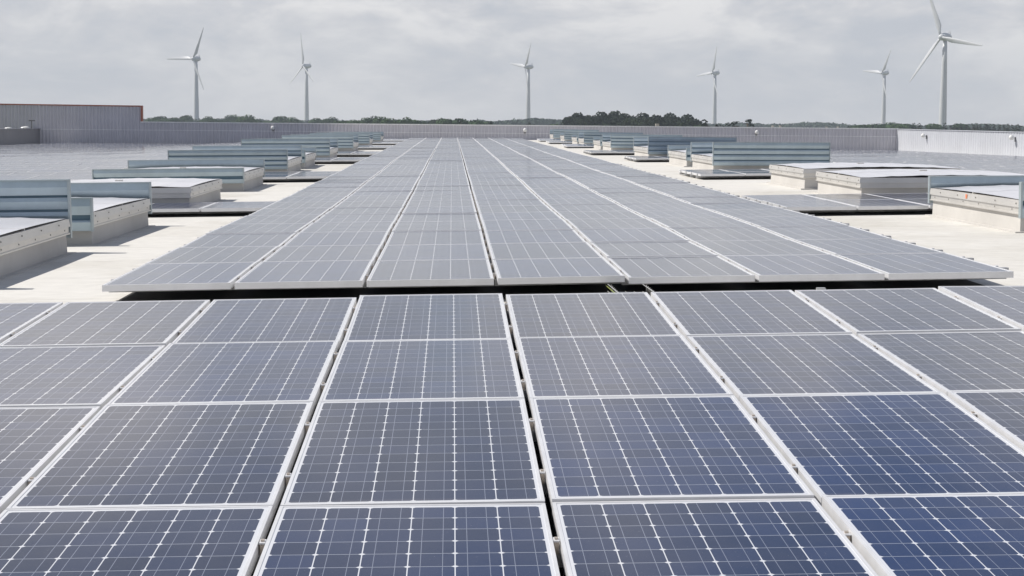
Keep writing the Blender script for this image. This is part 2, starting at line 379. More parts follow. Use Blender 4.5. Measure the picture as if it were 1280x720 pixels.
# back parapet, x from WX0 to XR
bw = link('parapet_wall', None, loc=(WX0, YB, 0)); tag(bw, 'long grey corrugated parapet wall with pale cap behind the solar array', 'wall')
z0 = lambda px: -1.6
link('cladding', corrugated(XR - WX0, z0, lambda px: .0).mesh('cladding', M['wall']), bw)
mb = MB(); mb.box(-.05, XR - WX0 + .06, -.05, .32, .0, .055); link('cap', mb.mesh('cap', M['wallcap']), bw)
mb = MB(); mb.box(0, XR - WX0, -.012, -.002, -.44, -.415); link('joint_strip', mb.mesh('joint_strip', M['wallcap']), bw)
mb = MB(); mb.box(0, XR - WX0, .05, .28, GZ, -.002); link('wall_core', mb.mesh('wall_core', M['facade']), bw)
# tall part at the left with orange trim
LT = 22.0
tw = link('cladding_wall', None, loc=(WX0 - LT, YB, 0)); tag(tw, 'tall grey corrugated wall edged with orange trim at the left', 'wall')
topf = lambda px: .90 + .10 * (1 - px / LT)
link('cladding', corrugated(LT, z0, topf).mesh('cladding', M['wall']), tw)
mb = MB(); mb.v += [(0, -.03, 1.0), (LT + .06, -.03, .90), (LT + .06, .32, .90), (0, .32, 1.0), (0, -.03, 1.065), (LT + .06, -.03, .965), (LT + .06, .32, .965), (0, .32, 1.065)]
for f in ((0, 3, 2, 1), (4, 5, 6, 7), (0, 1, 5, 4), (1, 2, 6, 5), (2, 3, 7, 6), (3, 0, 4, 7)): mb.f.append(f); mb.m.append(0)
mb.box(LT - .03, LT + .06, -.03, .32, .036, .898)
link('trim', mb.mesh('trim', M['orange']), tw)
mb = MB(); mb.box(0, LT, -.012, -.002, -.44, -.415); link('joint_strip', mb.mesh('joint_strip', M['wallcap']), tw)
mb = MB(); mb.v += [(0, .05, GZ), (LT, .05, GZ), (LT, .28, GZ), (0, .28, GZ), (0, .05, .99), (LT, .05, .89), (LT, .28, .89), (0, .28, .99)]
for f in ((0, 3, 2, 1), (4, 5, 6, 7), (0, 1, 5, 4), (1, 2, 6, 5), (2, 3, 7, 6), (3, 0, 4, 7)): mb.f.append(f); mb.m.append(0)
link('wall_core', mb.mesh('wall_core', M['facade']), tw)
# white parapet on the right, running towards the camera
LR = YB + 8
rw = link('parapet_wall', None, loc=(XR, YB, 0)); rw.rotation_euler = (0, 0, -PI / 2); tag(rw, 'sunlit white parapet wall running along the right roof edge', 'wall')
mb = corrugated(LR, z0, lambda px: -.004 * px - .003, pitch=.40, depth=.03)
link('cladding', mb.mesh('cladding', M['wallwhite']), rw)
mb = MB(); mb.v += [(0, -.03, 0), (LR, -.03, -.004 * LR), (LR, .3, -.004 * LR), (0, .3, 0), (0, -.03, .03), (LR, -.03, .03 - .004 * LR), (LR, .3, .03 - .004 * LR), (0, .3, .03)]
for f in ((0, 3, 2, 1), (4, 5, 6, 7), (0, 1, 5, 4), (1, 2, 6, 5), (2, 3, 7, 6), (3, 0, 4, 7)): mb.f.append(f); mb.m.append(0)
link('cap', mb.mesh('cap', M['wallwhite']), rw)
mb = MB(); mb.v += [(0, .04, GZ), (LR, .04, GZ), (LR, .28, GZ), (0, .28, GZ), (0, .04, -.01), (LR, .04, -.01 - .004 * LR), (LR, .28, -.01 - .004 * LR), (0, .28, -.01)]
for f in ((0, 3, 2, 1), (4, 5, 6, 7), (0, 1, 5, 4), (1, 2, 6, 5), (2, 3, 7, 6), (3, 0, 4, 7)): mb.f.append(f); mb.m.append(0)
link('wall_core', mb.mesh('wall_core', M['facade']), rw)
# dark low wall on the left, seen from its shaded side
lw = link('parapet_wall', None, loc=(XL, -8, 0)); lw.rotation_euler = (0, 0, PI / 2); tag(lw, 'low dark grey parapet wall in shade at the far left roof edge', 'wall')
link('cladding', corrugated(YB + 8 - .05, z0, -.45, pitch=.33, depth=.015).mesh('cladding', M['walldark']), lw)
mb = MB(); mb.box(0, YB + 7.95, -.04, .4, -.449, -.40); link('cap', mb.mesh('cap', M['walldark']), lw)
mb = MB(); mb.box(0, YB + 7.95, .03, .36, GZ, -.452); link('wall_core', mb.mesh('wall_core', M['facade']), lw)
# small roof gear on top of the dark wall
def vent_cap(x, y, z, lab, sc=1.0, mast=False):
    r = link('roof_vent', None, loc=(x, y, z)); tag(r, lab, 'roof vent')
    b = MB(); b.tube([(0, 0, 0), (0, 0, .10 * sc)], [.10 * sc, .10 * sc], 12); link('pipe', b.mesh('pipe', M['lampwhite'], smooth=False), r)
    b = MB(); b.tube([(0, 0, .10 * sc), (0, 0, .15 * sc), (0, 0, .21 * sc)], [.34 * sc, .30 * sc, .05 * sc], 14); link('hood', b.mesh('hood', M['lampwhite']), r)
    if mast:
        b = MB(); b.tube([(.35, 0, 0), (.35, 0, .5)], .03, 8); b.box(.2, .55, -.03, .03, .46, .52); link('mast', b.mesh('mast', M['lampdark']), r)
    return r
vent_cap(XL - .7, 94.3, -.44, 'white mushroom vent leftmost on the dark wall', .6)
vent_cap(XL - .7, 99.5, -.44, 'white mushroom vent middle of three on the dark wall', .6)
vent_cap(XL - .6, 103, -.44, 'white vent hood with a small dark mast at the wall corner', .8, True)

# wall lamps
def wall_lamp(lab, mw):
    r = link('wall_lamp', None); r.matrix_world = mw; tag(r, lab, 'lamp', 'lamps along the parapet walls')
    b = MB(); b.box(-.04, .04, -.04, 0, -.16, .06); b.box(-.02, .02, -.20, -.04, -.01, .02); link('bracket', b.mesh('bracket', M['lampdark']), r)
    b = MB(); b.tube([(0, -.20, .15), (0, -.20, .09), (0, -.20, -.02), (0, -.20, -.08)], [.04, .10, .12, .05], 14); link('lamp_shade', b.mesh('lamp_shade', M['lampwhite'], smooth=True), r)
for X, lab in ((-10.25, 'small white lamp on the back wall behind the left skylights'), (4.2, 'small white lamp on the back wall at the end of the long array'), (17.6, 'small white lamp on the grey wall above the right skylights')):
    wall_lamp(lab, Matrix.Translation((X, YB, -.27)))
for y, lab in ((97.4, 'white lamp on the white wall below the tallest turbine'), (81.9, 'round white lamp on the white wall at the right picture edge')):
    wall_lamp(lab, Matrix.Translation((XR, y, -.36)) @ Matrix.Rotation(-PI / 2, 4, 'Z'))

# building body below the roof (seen only from aside)
mb = MB(); mb.box(XL + .4, XR - .1, -8, YB, GZ, -2.2); link('warehouse_body', mb.mesh('warehouse_body', M['facade'])); tag(bpy.data.objects['warehouse_body'], 'grey warehouse carrying the flat roof with the solar array', 'building')

# ------------------------------------------------------------------ solar panels
def frame_mesh(name='frame'):
    b = MB(); h = .040; a, c = PW / 2, PL / 2; o = .002
    for (x0, x1, y0, y1) in ((-a, a, -c, -c + FR), (-a, a, c - FR, c), (-a, -a + FR, -c + FR, c - FR), (a - FR, a, -c + FR, c - FR)):
        b.box(x0, x1, y0, y1, -h, 0)
    # raised hairline at the outer edge, as extruded frames have
    return b.mesh(name, M['alu'])
FRAME = frame_mesh()
b = MB(); gx, gy = GW / 2, GL / 2
b.quad([(-gx, -gy, -.0015), (gx, -gy, -.0015), (gx, gy, -.0015), (-gx, gy, -.0015)], 0, [(0, 0), (GW, 0), (GW, GL), (0, GL)])
b.quad([(-gx, gy, -.008), (gx, gy, -.008), (gx, -gy, -.008), (-gx, -gy, -.008)], 1, [(0, 0)] * 4)
GLASS = b.mesh('glass', [M['glass'], M['alu']])
RY = PL * .25
b = MB(); b.box(-PX / 2, PX / 2, -.02, .02, -.082, -.0405); RAIL = b.mesh('rail', M['rail'])
b = MB(); b.box(-PX / 2, PX / 2 + .06, -.02, .02, -.082, -.0405); b.box(PX / 2 + .003, PX / 2 + .072, -.028, .028, -.060, -.008); RAILR = b.mesh('rail', M['rail'])
b = MB(); b.box(-PX / 2 - .02, PX / 2, -.02, .02, -.082, -.0405); b.box(-PX / 2 - .004, -PX / 2 + .010, -.02, .02, -.04, .001); RAILL = b.mesh('rail', M['rail'])
b = MB(); b.box(-.03, .03, -.04, .04, -.15, -.0825); FOOT = b.mesh('support_foot', M['rail'])
# mid clamp sitting in the gap on the panel's right side
b = MB(); cx = PX / 2
b.box(cx - .007, cx + .007, -.018, .018, -.040, -.006, 1); b.box(cx - .0085, cx + .0085, -.020, .020, -.006, -.002, 0); b.box(cx - .005, cx + .005, -.006, .006, -.002, .003, 1)
CLAMP = b.mesh('clamp', [M['alu'], M['clamp']])
b = MB(); b.box(cx - .008, cx + .010, -.018, .018, -.040, .004, 0); CLAMPE = b.mesh('clamp', [M['alu'], M['clamp']])

PANELS = []
def panel(x, y, label, group, detail=2, edge=None, surf=psurf, jit=2.2, foot=True):
    """x, y = centre; detail 2 = rails, clamps and feet"""
    zc = (surf(x, y - PL / 2) + surf(x, y + PL / 2)) / 2
    dyv = Vector((0, PL, surf(x, y + PL / 2) - surf(x, y - PL / 2))).normalized()
    dxv = Vector((.8, 0, surf(x + .4, y) - surf(x - .4, y))).normalized()
    dz = dxv.cross(dyv).normalized(); dxv = dyv.cross(dz)
    R = Matrix((dxv, dyv, dz)).transposed().to_4x4()
    R = R @ Matrix.Rotation(random.gauss(0, .0012) * jit, 4, 'X') @ Matrix.Rotation(random.gauss(0, .0012) * jit, 4, 'Y')
    r = link('solar_panel', None); r.matrix_world = Matrix.Translation((x, y, zc + random.uniform(-.0015, .0015) * jit)) @ R
    tag(r, label, 'solar panel', group)
    link('frame', FRAME, r); link('glass', GLASS, r)
    if detail:
        rm = RAILR if edge == 'R' else RAILL if edge == 'L' else RAIL
        for s_ in (-1, 1):
            link('rail', rm, r, (0, s_ * RY, 0))
            if detail > 1:
                link('clamp', CLAMP if edge != 'R' else CLAMPE, r, (0, s_ * RY + random.uniform(-.012, .012), 0))
                if foot: link('support_foot', FOOT, r, (0, s_ * RY, 0))
    PANELS.append(r); return r

# front block: eight columns, four rows
NX0 = .297
def nsurf(x, y): return psurf(x, y)
for row in range(4):
    yc = 10.05 - PY * (row + .5) + (0 if row else .004)
    for c in range(-4, 4):
        xc = NX0 + (c + .5) * PX
        # gap .297 is between column -1 and 0
        lab = 'front block solar panel, %s row from the gap, %s column from left' % (ordn(row + 1), ordn(c + 5))
        panel(xc, yc, lab, 'solar panels of the front block')
xc = NX0 + 4.5 * PX
for row in range(2):
    panel(xc, 10.05 - PY * (row + .5), 'solar panel at the right end of the front block, %s row from the black gap' % ordn(row + 1), 'solar panels of the front block')

# long array: seven columns
PXF = .8195; FX0 = .280; FY0 = 11.2; NROW = 54; NIND = 31
for row in range(NIND):
    for c in range(7):
        xc = FX0 + (c - 3 + .5) * PXF; yc = FY0 + PY * (row + .5)
        lab = 'long array solar panel, %s row behind the gap, %s column from left' % (ordn(row + 1), ordn(c + 1))
        panel(xc, yc, lab, 'solar panels of the long array', 2 if row < 9 else 1 if row < 18 else 0, 'L' if c == 0 else 'R' if c == 6 else None, jit=2.4, foot=row > 0)

FIELD = MB(); fcount = [0]
def field_panel(x, y, surf, tilt=.024):
    """low-detail panel added to the far field mesh"""
    a, c = PX / 2 - (.002 if tilt > .01 else .009), PL / 2; tx = random.gauss(0, .002); ty = random.gauss(tilt, .003) + .010 * math.sin(y * 91.7) + .007 * math.sin(x * .9 + y * 3.3)
    s00, s10, s01, s11 = surf(x - a, y - c), surf(x + a, y - c), surf(x - a, y + c), surf(x + a, y + c)
    def P(u, v, dz=0):
        k, l_ = (u + a) / (2 * a), (v + c) / (2 * c)
        z = (s00 * (1 - k) + s10 * k) * (1 - l_) + (s01 * (1 - k) + s11 * k) * l_
        return (x + u, y + v, z + dz + u * tx + v * ty)
    ia, ic = a - (.003 if tilt > .01 else FR), c - (.045 if tilt > .01 else FR)
    for q in (((-a, -c), (a, -c), (ia, -ic), (-ia, -ic)), ((a, -c), (a, c), (ia, ic), (ia, -ic)), ((a, c), (-a, c), (-ia, ic), (ia, ic)), ((-a, c), (-a, -c), (-ia, -ic), (-ia, ic))):
        FIELD.quad([P(*p) for p in q], 0, [(0, 0)] * 4)
    for p, q in (((-a, -c), (a, -c)), ((a, -c), (a, c)), ((a, c), (-a, c)), ((-a, c), (-a, -c))):
        FIELD.quad([P(*p, -.04), P(*q, -.04), P(*q), P(*p)], 0, [(0, 0)] * 4)
    k = fcount[0]; fcount[0] += 1; ou, ov = 10 * (k % 50), 10 * (k // 50)
    FIELD.quad([P(-ia, -ic, -.001), P(ia, -ic, -.001), P(ia, ic, -.001), P(-ia, ic, -.001)], 1, [(ou, ov), (ou + GW, ov), (ou + GW, ov + GL), (ou, ov + GL)])
    FIELD.quad([P(-a, c, -.039), P(a, c, -.039), P(a, -c, -.039), P(-a, -c, -.039)], 0, [(0, 0)] * 4)
for row in range(NIND, NROW):
    for c in range(7):
        if row >= NROW - 3 and c == 6: continue
        field_panel(FX0 + (c - 3 + .5) * PXF, FY0 + PY * (row + .5), psurf, .007)
def bsurf(x, y): return roofz(x, y) + .105
XLE = FX0 - 3 * PXF - .02; XRE = FX0 + 4 * PXF + .19
# short side blocks (side, x of inner edge, y of front edge, rows, individually built)
BL = [('left', XLE, 21.7, 1, 1), ('left', XLE, 33.0, 2, 1), ('left', XLE, 45.2, 2, 1), ('left', XLE, 53.8, 2, 1), ('left', XLE, 66.0, 2, 0), ('left', XLE, 78.4, 2, 0), ('left', XLE, 89.2, 2, 0),
      ('right', XRE, 20.1, 2, 1), ('right', 4.45, 32.2, 2, 1), ('right', 4.65, 45.6, 2, 1), ('right', 4.25, 55.2, 2, 1), ('right', 4.4, 69.2, 2, 0), ('right', 4.4, 81.4, 2, 0), ('right', 4.4, 90.3, 2, 0)]
cnt = {'left': 0, 'right': 0}
for side, xe, yf, nr, ind in BL:
    cnt[side] += 1; sg = -1 if side == 'left' else 1
    for rr in range(nr):
        for c in range(6):
            x = xe + sg * (c + .5) * PX; y = yf + (rr + .5) * PY
            if ind and c < 3:
                lab = 'solar panel, %s short block %s of the array, %s, %s from array' % (ordn(cnt[side]), side, 'only row' if nr == 1 else ('front row', 'back row')[rr], ordn(c + 1))
                panel(x, y, lab, 'solar panels of the short side blocks', 1, 'L' if (side == 'right' and c == 0) else None, surf=bsurf)
            else: field_panel(x, y, bsurf)
# wide fields beyond the skylights
for i in range(18):
    for j in range(45):
        x = -7.0 - (i + .5) * PX; y = 33.0 + (j + .5) * PY
        if x > XL + 1.2 and not (i > 14 and j % 9 == 4): field_panel(x, y, bsurf)
for i in range(19):
    for j in range(52):
        x = 9.3 + (i + .5) * PX; y = 21.7 + (j + .5) * PY
        if x < XR - 1.4 and y < 102: field_panel(x, y, bsurf)
fo = link('solar_field', FIELD.mesh('solar_field', [M['alu'], M['glass']]), kind='stuff')
tag(fo, 'far solar panels covering the roof beyond the skylights on both sides', 'solar panels')

# ------------------------------------------------------------------ skylights with wind deflectors
UW = 2.35
def deflector_mesh(h0, h1, slats, style):
    """galvanised ribbed sheet standing from h0 to h1, centred on x=0, outer face -y"""
    b = MB(); n = slats; hh = (h1 - h0) / n; prof = []; mids = []
    back = .035
    z = h0
    for k in range(n):
        # each slat leans outwards to its top, a dark recess above it
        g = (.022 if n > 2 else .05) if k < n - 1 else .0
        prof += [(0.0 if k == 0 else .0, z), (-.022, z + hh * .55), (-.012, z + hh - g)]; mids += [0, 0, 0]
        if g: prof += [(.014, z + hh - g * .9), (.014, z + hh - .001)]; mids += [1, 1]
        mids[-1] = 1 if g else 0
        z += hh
    prof += [(back, h1), (back, h0)]; mids += [0, 0]
    mids = mids[:len(prof)]
    prof.reverse(); mids = [mids[(len(mids) - 2 - i) % len(mids)] for i in range(len(mids))]
    b.extrude_x(prof, -UW / 2 - .012, UW / 2 + .012, 0, mids)
    for sx in (-1, 1):
        x0 = sx * (UW / 2 + .014); b.box(min(x0, x0 + sx * .018), max(x0, x0 + sx * .018), -.026, .04, h0 - .004, h1 + .0005, 2)
    b.box(-UW / 2 - .030, UW / 2 + .030, -.030, .045, h1 + .001, h1 + .014, 2)
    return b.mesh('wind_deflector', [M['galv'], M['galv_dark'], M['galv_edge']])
DEF = {}
def get_def(h1):
    k = round(h1, 2)
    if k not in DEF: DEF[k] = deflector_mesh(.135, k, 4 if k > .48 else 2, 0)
    return DEF[k]
PARTS = {}
def unit_parts(ln):
    k = round(ln, 1)
    if k in PARTS: return PARTS[k]
    a, c = UW / 2, k / 2
    b = MB(); b.box(-a - .01, a + .01, -c - .01, c + .01, -.12, .165, 0, (.010, .010)); b.box(-a - .07, a + .07, -c - .07, c + .07, -.12, .006, 0); curb = b.mesh('curb', M['curb'])
    b = MB(); b.box(-a - .02, a + .02, -c - .02, c + .02, .166, .232, 0); b.box(-a - .03, a + .03, -c - .03, c + .03, .1665, .180, 0)
    y = -c + .2
    while y < c - .1:
        for sx in (-1, 1): b.box(sx * (a + .021) - .004, sx * (a + .021) + .004, y - .006, y + .006, .202, .214, 1)
        y += .55
    bf = b.mesh('base_frame', [M['lidframe'], M['bolt']])
    b = MB(); b.box(-a - .033, a + .033, -c - .033, c + .033, .233, .300, 0, (.008, .008))
    y = -c + .05
    while y < c - .05:
        for sx in (-1, 1): b.box(sx * (a + .032) - .004, sx * (a + .032) + .004, y - .006, y + .006, .262, .274, 1)
        y += .66
    lf = b.mesh('lid_frame', [M['lidframe'], M['bolt']])
    # crowned translucent lid in two halves with fine ribs along the slope
    b = MB(); ncol = 24
    for (y0, y1) in ((-c - .01, -.012), (.012, c + .01)):
        rows = 5; i0 = len(b.v)
        for rj in range(rows + 1):
            y = y0 + (y1 - y0) * rj / rows
            for ci in range(ncol + 1):
                x = -a - .01 + (UW + .02) * ci / ncol
                z = .301 + .028 * (1 - (x / a) ** 2) * 1.0 + .012 * (1 - (y / c) ** 2) + (.005 if ci % 4 == 0 else 0)
                b.v.append((x, y, max(z, .3005)))
        for rj in range(rows):
            for ci in range(ncol):
                p = i0 + rj * (ncol + 1) + ci; b.f.append((p, p + 1, p + ncol + 2, p + ncol + 1)); b.m.append(0)
    b.box(-.05, .05, -.03, .03, .345, .36, 1); b.box(-a - .01, a + .01, -.012, .012, .297, .318, 1)
    lid = b.mesh('lid', [M['lid'], M['lidframe']])
    PARTS[k] = (curb, bf, lf, lid); return PARTS[k]
def skylight(xc, y0, y1, hf, hb, label):
    ln = y1 - y0; yc = (y0 + y1) / 2
    z = roofz(xc, yc); sy = (roofz(xc, y1) - roofz(xc, y0)) / ln; sx = (roofz(xc + 1, yc) - roofz(xc - 1, yc)) / 2
    r = link('skylight', None); dv = Vector((0, 1, sy)).normalized(); ux = Vector((1, 0, sx)).normalized(); uz = ux.cross(dv).normalized(); ux = dv.cross(uz)
    r.matrix_world = Matrix.Translation((xc, yc, z)) @ Matrix((ux, dv, uz)).transposed().to_4x4()
    tag(r, label, 'skylight', 'skylights beside the long array')
    for nm, me in zip(('curb', 'base_frame', 'lid_frame', 'lid'), unit_parts(ln)): link(nm, me, r)
    L2 = ln / 2
    if hf: link('wind_deflector', get_def(hf), r, (0, -L2 - .095, 0))
    if hb:
        d = link('wind_deflector', get_def(hb), r, (0, L2 + .095, 0))
    return r
XU = -3.35 - UW / 2
skylight(XU, 12.7, 15.75, .55, .63, 'skylight cut by the left picture edge with a tall deflector at its far side')
skylight(XU + .02, 16.8, 19.85, .43, .47, 'left skylight second from the camera with low deflectors at both ends')
skylight(XU - .02, 23.3, 26.4, 0, 0, 'left skylight with a bare white lid and no deflectors')
skylight(XU, 29.1, 32.1, .37, .44, 'left skylight with low blue-grey deflectors behind the bare white lid')
skylight(XU, 36.8, 40.1, .52, .54, 'left skylight with the tall four-slat deflector, fifth from the camera')
skylight(XU, 41.2, 44.3, .42, .42, 'left skylight with a low deflector directly behind the tall four-slat one')
skylight(XU, 49.5, 52.8, .58, .55, 'left skylight seventh from the camera with tall deflectors')
skylight(XU, 61.2, 64.4, .56, .56, 'left skylight eighth from the camera, small in the distance')
skylight(XU, 73.2, 76.3, .55, .55, 'left skylight ninth from the camera, near the back wall')
skylight(XU, 84.8, 88, .5, .5, 'left skylight farthest from the camera, nearest the back wall')
XV = 5.36 + UW / 2
sk_r = skylight(XV, 16.8, 19.85, .46, .42, 'skylight cut by the right picture edge with a blue deflector at its far side')
b = MB(); b.box(-UW / 2 - .036, -UW / 2 - .0335, .12, .17, .245, .29); link('sticker', b.mesh('sticker', mat('orange sticker', (.75, .25, .12), .5)), sk_r)
skylight(XV, 23.4, 26.2, 0, 0, 'right skylight with bare white lid, second from the camera')
skylight(XV, 27.2, 30.1, 0, 0, 'right skylight with bare white lid, third from the camera')
skylight(XV, 36.8, 40.0, .60, .56, 'right skylight with the largest slatted deflector facing the camera')
skylight(XV, 41.0, 44.3, .40, .42, 'right skylight with low deflectors just behind the largest slatted one')
skylight(XV, 49.0, 52.8, .60, .56, 'right skylight sixth from the camera with tall deflectors')
skylight(XV, 60.6, 63.9, .58, .56, 'right skylight seventh from the camera with tall deflectors')
skylight(XV, 64.9, 68.0, .42, .42, 'right skylight eighth from the camera, low deflectors')
skylight(XV, 73.0, 76.0, .58, .56, 'right skylight ninth from the camera')
skylight(XV, 77.1, 80.3, .42, .42, 'right skylight tenth from the camera')
skylight(XV, 85.8, 88.9, .50, .45, 'right skylight eleventh from the camera')
skylight(XV, 95.2, 98.4, .58, .56, 'right skylight farthest from the camera, beside the back wall')

# added near-black sheets that paint deep shade under every group of panels
M['mat'] = mat('painted shade sheet', (.022, .022, .024), .9, 0, (3, .3, 4))
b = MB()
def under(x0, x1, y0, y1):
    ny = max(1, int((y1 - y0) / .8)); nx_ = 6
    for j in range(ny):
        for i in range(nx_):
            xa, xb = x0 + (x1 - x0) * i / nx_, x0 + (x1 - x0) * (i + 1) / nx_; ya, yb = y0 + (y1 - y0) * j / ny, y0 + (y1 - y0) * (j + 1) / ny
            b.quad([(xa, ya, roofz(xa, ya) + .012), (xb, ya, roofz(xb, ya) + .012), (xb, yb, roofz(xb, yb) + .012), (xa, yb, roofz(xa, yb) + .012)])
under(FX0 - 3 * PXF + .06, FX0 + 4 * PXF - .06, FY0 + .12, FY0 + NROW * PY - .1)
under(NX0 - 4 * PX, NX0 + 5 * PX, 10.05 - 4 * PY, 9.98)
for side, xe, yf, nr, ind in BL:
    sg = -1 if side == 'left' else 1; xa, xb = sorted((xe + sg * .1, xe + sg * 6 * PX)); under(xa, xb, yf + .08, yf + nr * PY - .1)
link('shade_sheet', b.mesh('shade_sheet', M['mat']), kind='structure')
# ------------------------------------------------------------------ things in the gap
ct = link('cable_tray', None, loc=(1.00, 10.30, roofz(1, 10.4))); tag(ct, 'wire cable tray with green cable in the black gap', 'cable tray')
b = MB()
for x in (0, .055, .11, .165, .22):
    b.tube([(x, -.05, .045), (x - .02, .9, .045)], .003, 6)
for k in range(10):
    y = -.03 + k * .1; b.tube([(0, y, .09), (0, y, .042), (.22, y, .042), (.22, y, .09)], .0025, 5)
for x in (0, .22): b.tube([(x, -.05, .09), (x - .02, .9, .09)], .003, 6)
link('tray', b.mesh('tray', M['wire']), ct)
b = MB(); b.tube([(.02, .35, .03), (.0, .6, .06), (-.03, .95, .08)], .0035, 8); link('earth_cable', b.mesh('earth_cable', M['cablegreen'], True), ct)
b = MB()
for x in (.06, .10, .15): b.tube([(x, -.05, .032), (x + .02, .4, .036), (x - .01, .9, .032)], .006, 8)
link('cables', b.mesh('cables', M['cable'], True), ct)
for X, lab in ((-.49, 'small metal bracket in the black gap left of the middle'), (2.10, 'small metal bracket in the black gap right of the cable tray')):
    br = link('rail_bracket', None, loc=(X, 10.12, roofz(X, 10.12))); tag(br, lab, 'bracket')
    b = MB(); zt = psurf(X, 10.05) - roofz(X, 10.12) - .012
    b.box(-.018, .018, -.012, .012, -.05, zt - .02); link('post', b.mesh('post', M['rail']), br)
    b = MB(); b.box(-.024, .024, -.02, .02, zt - .02, zt + .014); link('head', b.mesh('head', M['wire']), br)

# ------------------------------------------------------------------ wind turbines
def at(px, dist):
    """world x,y for a bearing given as photo column at the horizon"""
    d = FW + RT * (px - 640) / F; d = Vector((d.x, d.y, 0)).normalized(); return d * dist
HUB = 54 - GZ
b = MB(); prof = [(0, 2.5), (.2, 2.3), (.5, 1.95), (.8, 1.5), (1, 1.2)]
b.tube([(0, 0, k * (HUB - 1.6)) for k, _ in prof], [r for _, r in prof], 24); TOWER = b.mesh('tower', M['turb'], True)
b = MB(); pts = [(-2.6, 1.7), (-2.2, 2.1), (-.5, 2.45), (2.0, 2.3), (3.9, 1.6), (4.9, .6)]
b.tube([(y, 0, .2) for y, _ in pts], [r for _, r in pts], 16); NAC = b.mesh('nacelle', M['turb'], True)
b = MB(); b.box(3.2, 3.5, -.7, .7, 1.7, 2.0); b.tube([(3.3, -.6, 1.9), (3.3, -.6, 4.0)], .09, 6); b.tube([(3.3, .6, 1.9), (3.3, .6, 3.3)], .09, 6); b.tube([(4.2, 0, 1.4), (4.2, 0, 3.0)], .1, 6); VANE = b.mesh('wind_vane', M['turbdark'])
b = MB(); b.tube([(-5.0, 0, 0), (-4.7, 0, 0), (-4.0, 0, 0), (-2.9, 0, 0), (-2.55, 0, 0)], [.3, 1.0, 1.7, 2.0, 1.8], 16); HUBM = b.mesh('hub', M['turb'], True)
def blade_mesh(R=30.0):
    b = MB(); st = [(1.0, 1.4, 1.3, 0), (3.0, 1.6, 1.2, 10), (6.0, 3.2, .75, 22), (10, 2.9, .6, 16), (16, 2.3, .45, 9), (22, 1.75, .3, 5), (27, 1.2, .2, 2), (29.4, .7, .12, 0), (30, .2, .04, 0)]
    seg = 12; rings = []
    for (z, ch, th, tw) in st:
        rings.append(len(b.v)); t_ = math.radians(tw)
        for j in range(seg):
            a = 2 * PI * j / seg; y = math.cos(a) * ch / 2 - ch * .2 * min(1, (z - 1) / 5); x = math.sin(a) * th / 2 * (1 + .5 * math.cos(a))
            cone = -.07 * z
            b.v.append((-3.5 + cone + x * math.cos(t_) - y * math.sin(t_), x * math.sin(t_) + y * math.cos(t_), z))
    for q_ in range(len(rings) - 1):
        for j in range(seg):
            b.f.append((rings[q_] + j, rings[q_] + (j + 1) % seg, rings[q_ + 1] + (j + 1) % seg, rings[q_ + 1] + j)); b.m.append(0)
    b.f.append(tuple(rings[-1] + j for j in range(seg))); b.m.append(0)
    b.f.append(tuple(rings[0] + j for j in reversed(range(seg)))); b.m.append(0)
    return b.mesh('blade', M['turb'], True)
BLADE = blade_mesh()
def turbine(px, hubpx, R, theta, c, lab):
    d = F * 54 / hubpx; p = at(px, d)
    r = link('wind_turbine', None, loc=(p.x, p.y, GZ)); tag(r, lab, 'wind turbine', 'wind turbines behind the building')
    bear = math.atan2(p.x, p.y)
    # rotor axis (local -x) points to the viewer's left and a little to the viewer; c = |cos| between axis and sight line
    psi = math.acos(c)
    # direction from the turbine to the viewer turned by psi towards the viewer's left
    dirv = Vector((-p.x, -p.y, 0)).normalized(); dirv.rotate(Matrix.Rotation(-psi, 3, 'Z'))
    r.rotation_euler = (0, 0, math.atan2(dirv.y, dirv.x) - PI)
    link('tower', TOWER, r)
    k = (R / F * d) / 30.0
    n_ = link('nacelle', NAC, r, (0, 0, HUB)); link('wind_vane', VANE, n_)
    h_ = link('rotor_hub', HUBM, r, (0, 0, HUB))
    for q_ in range(3):
        bl = link('blade', BLADE, r, (0, 0, HUB)); bl.scale = (1, 1, k)
        # clockwise as the viewer sees it; local y points to the viewer's ... side
        bl.rotation_euler = (-math.radians(theta + 120 * q_) * ROTSIGN, 0, 0)
    return r
ROTSIGN = -1
turbine(247, 78, 43.5, 30, .69, 'leftmost white wind turbine, one blade pointing level to the left')
turbine(383.5, 71, 41.5, -2, .41, 'white wind turbine second from the left, one blade straight up')
turbine(658, 73, 38, 37, .43, 'white wind turbine standing behind the middle of the back wall')
turbine(889, 67, 36, 25, .49, 'white wind turbine right of the dark pine grove')
turbine(1098.5, 68, 34, 35, .62, 'small white wind turbine just left of the tallest one')
turbine(1172, 111, 70, -20, .737, 'tallest white wind turbine at the right, its top blade cut by the frame')

# ------------------------------------------------------------------ trees
def leaf_cloud(b, blobs, nleaf, size, rnd):
    vols = [bb[3] * bb[4] * bb[5] for bb in blobs]; tot = sum(vols)
    for bb, v_ in zip(blobs, vols):
        for _ in range(max(4, int(nleaf * v_ / tot))):
            while True:
                p = Vector((rnd.uniform(-1, 1), rnd.uniform(-1, 1), rnd.uniform(-1, 1)))
                if p.length <= 1: break
            p = p * (p.length ** -.45 if p.length > .05 else 1)
            if p.length > 1.08: p = p.normalized() * 1.08
            c = Vector((bb[0] + p.x * bb[3], bb[1] + p.y * bb[4], bb[2] + p.z * bb[5]))
            s_ = size * rnd.uniform(.5, 1.35)
            n = (p + Vector((rnd.uniform(-.8, .8), rnd.uniform(-.8, .8), rnd.uniform(-.5, .9)))).normalized()
            a = n.orthogonal().normalized(); a.rotate(Matrix.Rotation(rnd.uniform(0, 6.28), 3, n)); d = n.cross(a)
            b.quad([c + a * s_, c + d * s_ * .7, c - a * s_ * .9, c - d * s_ * .8])
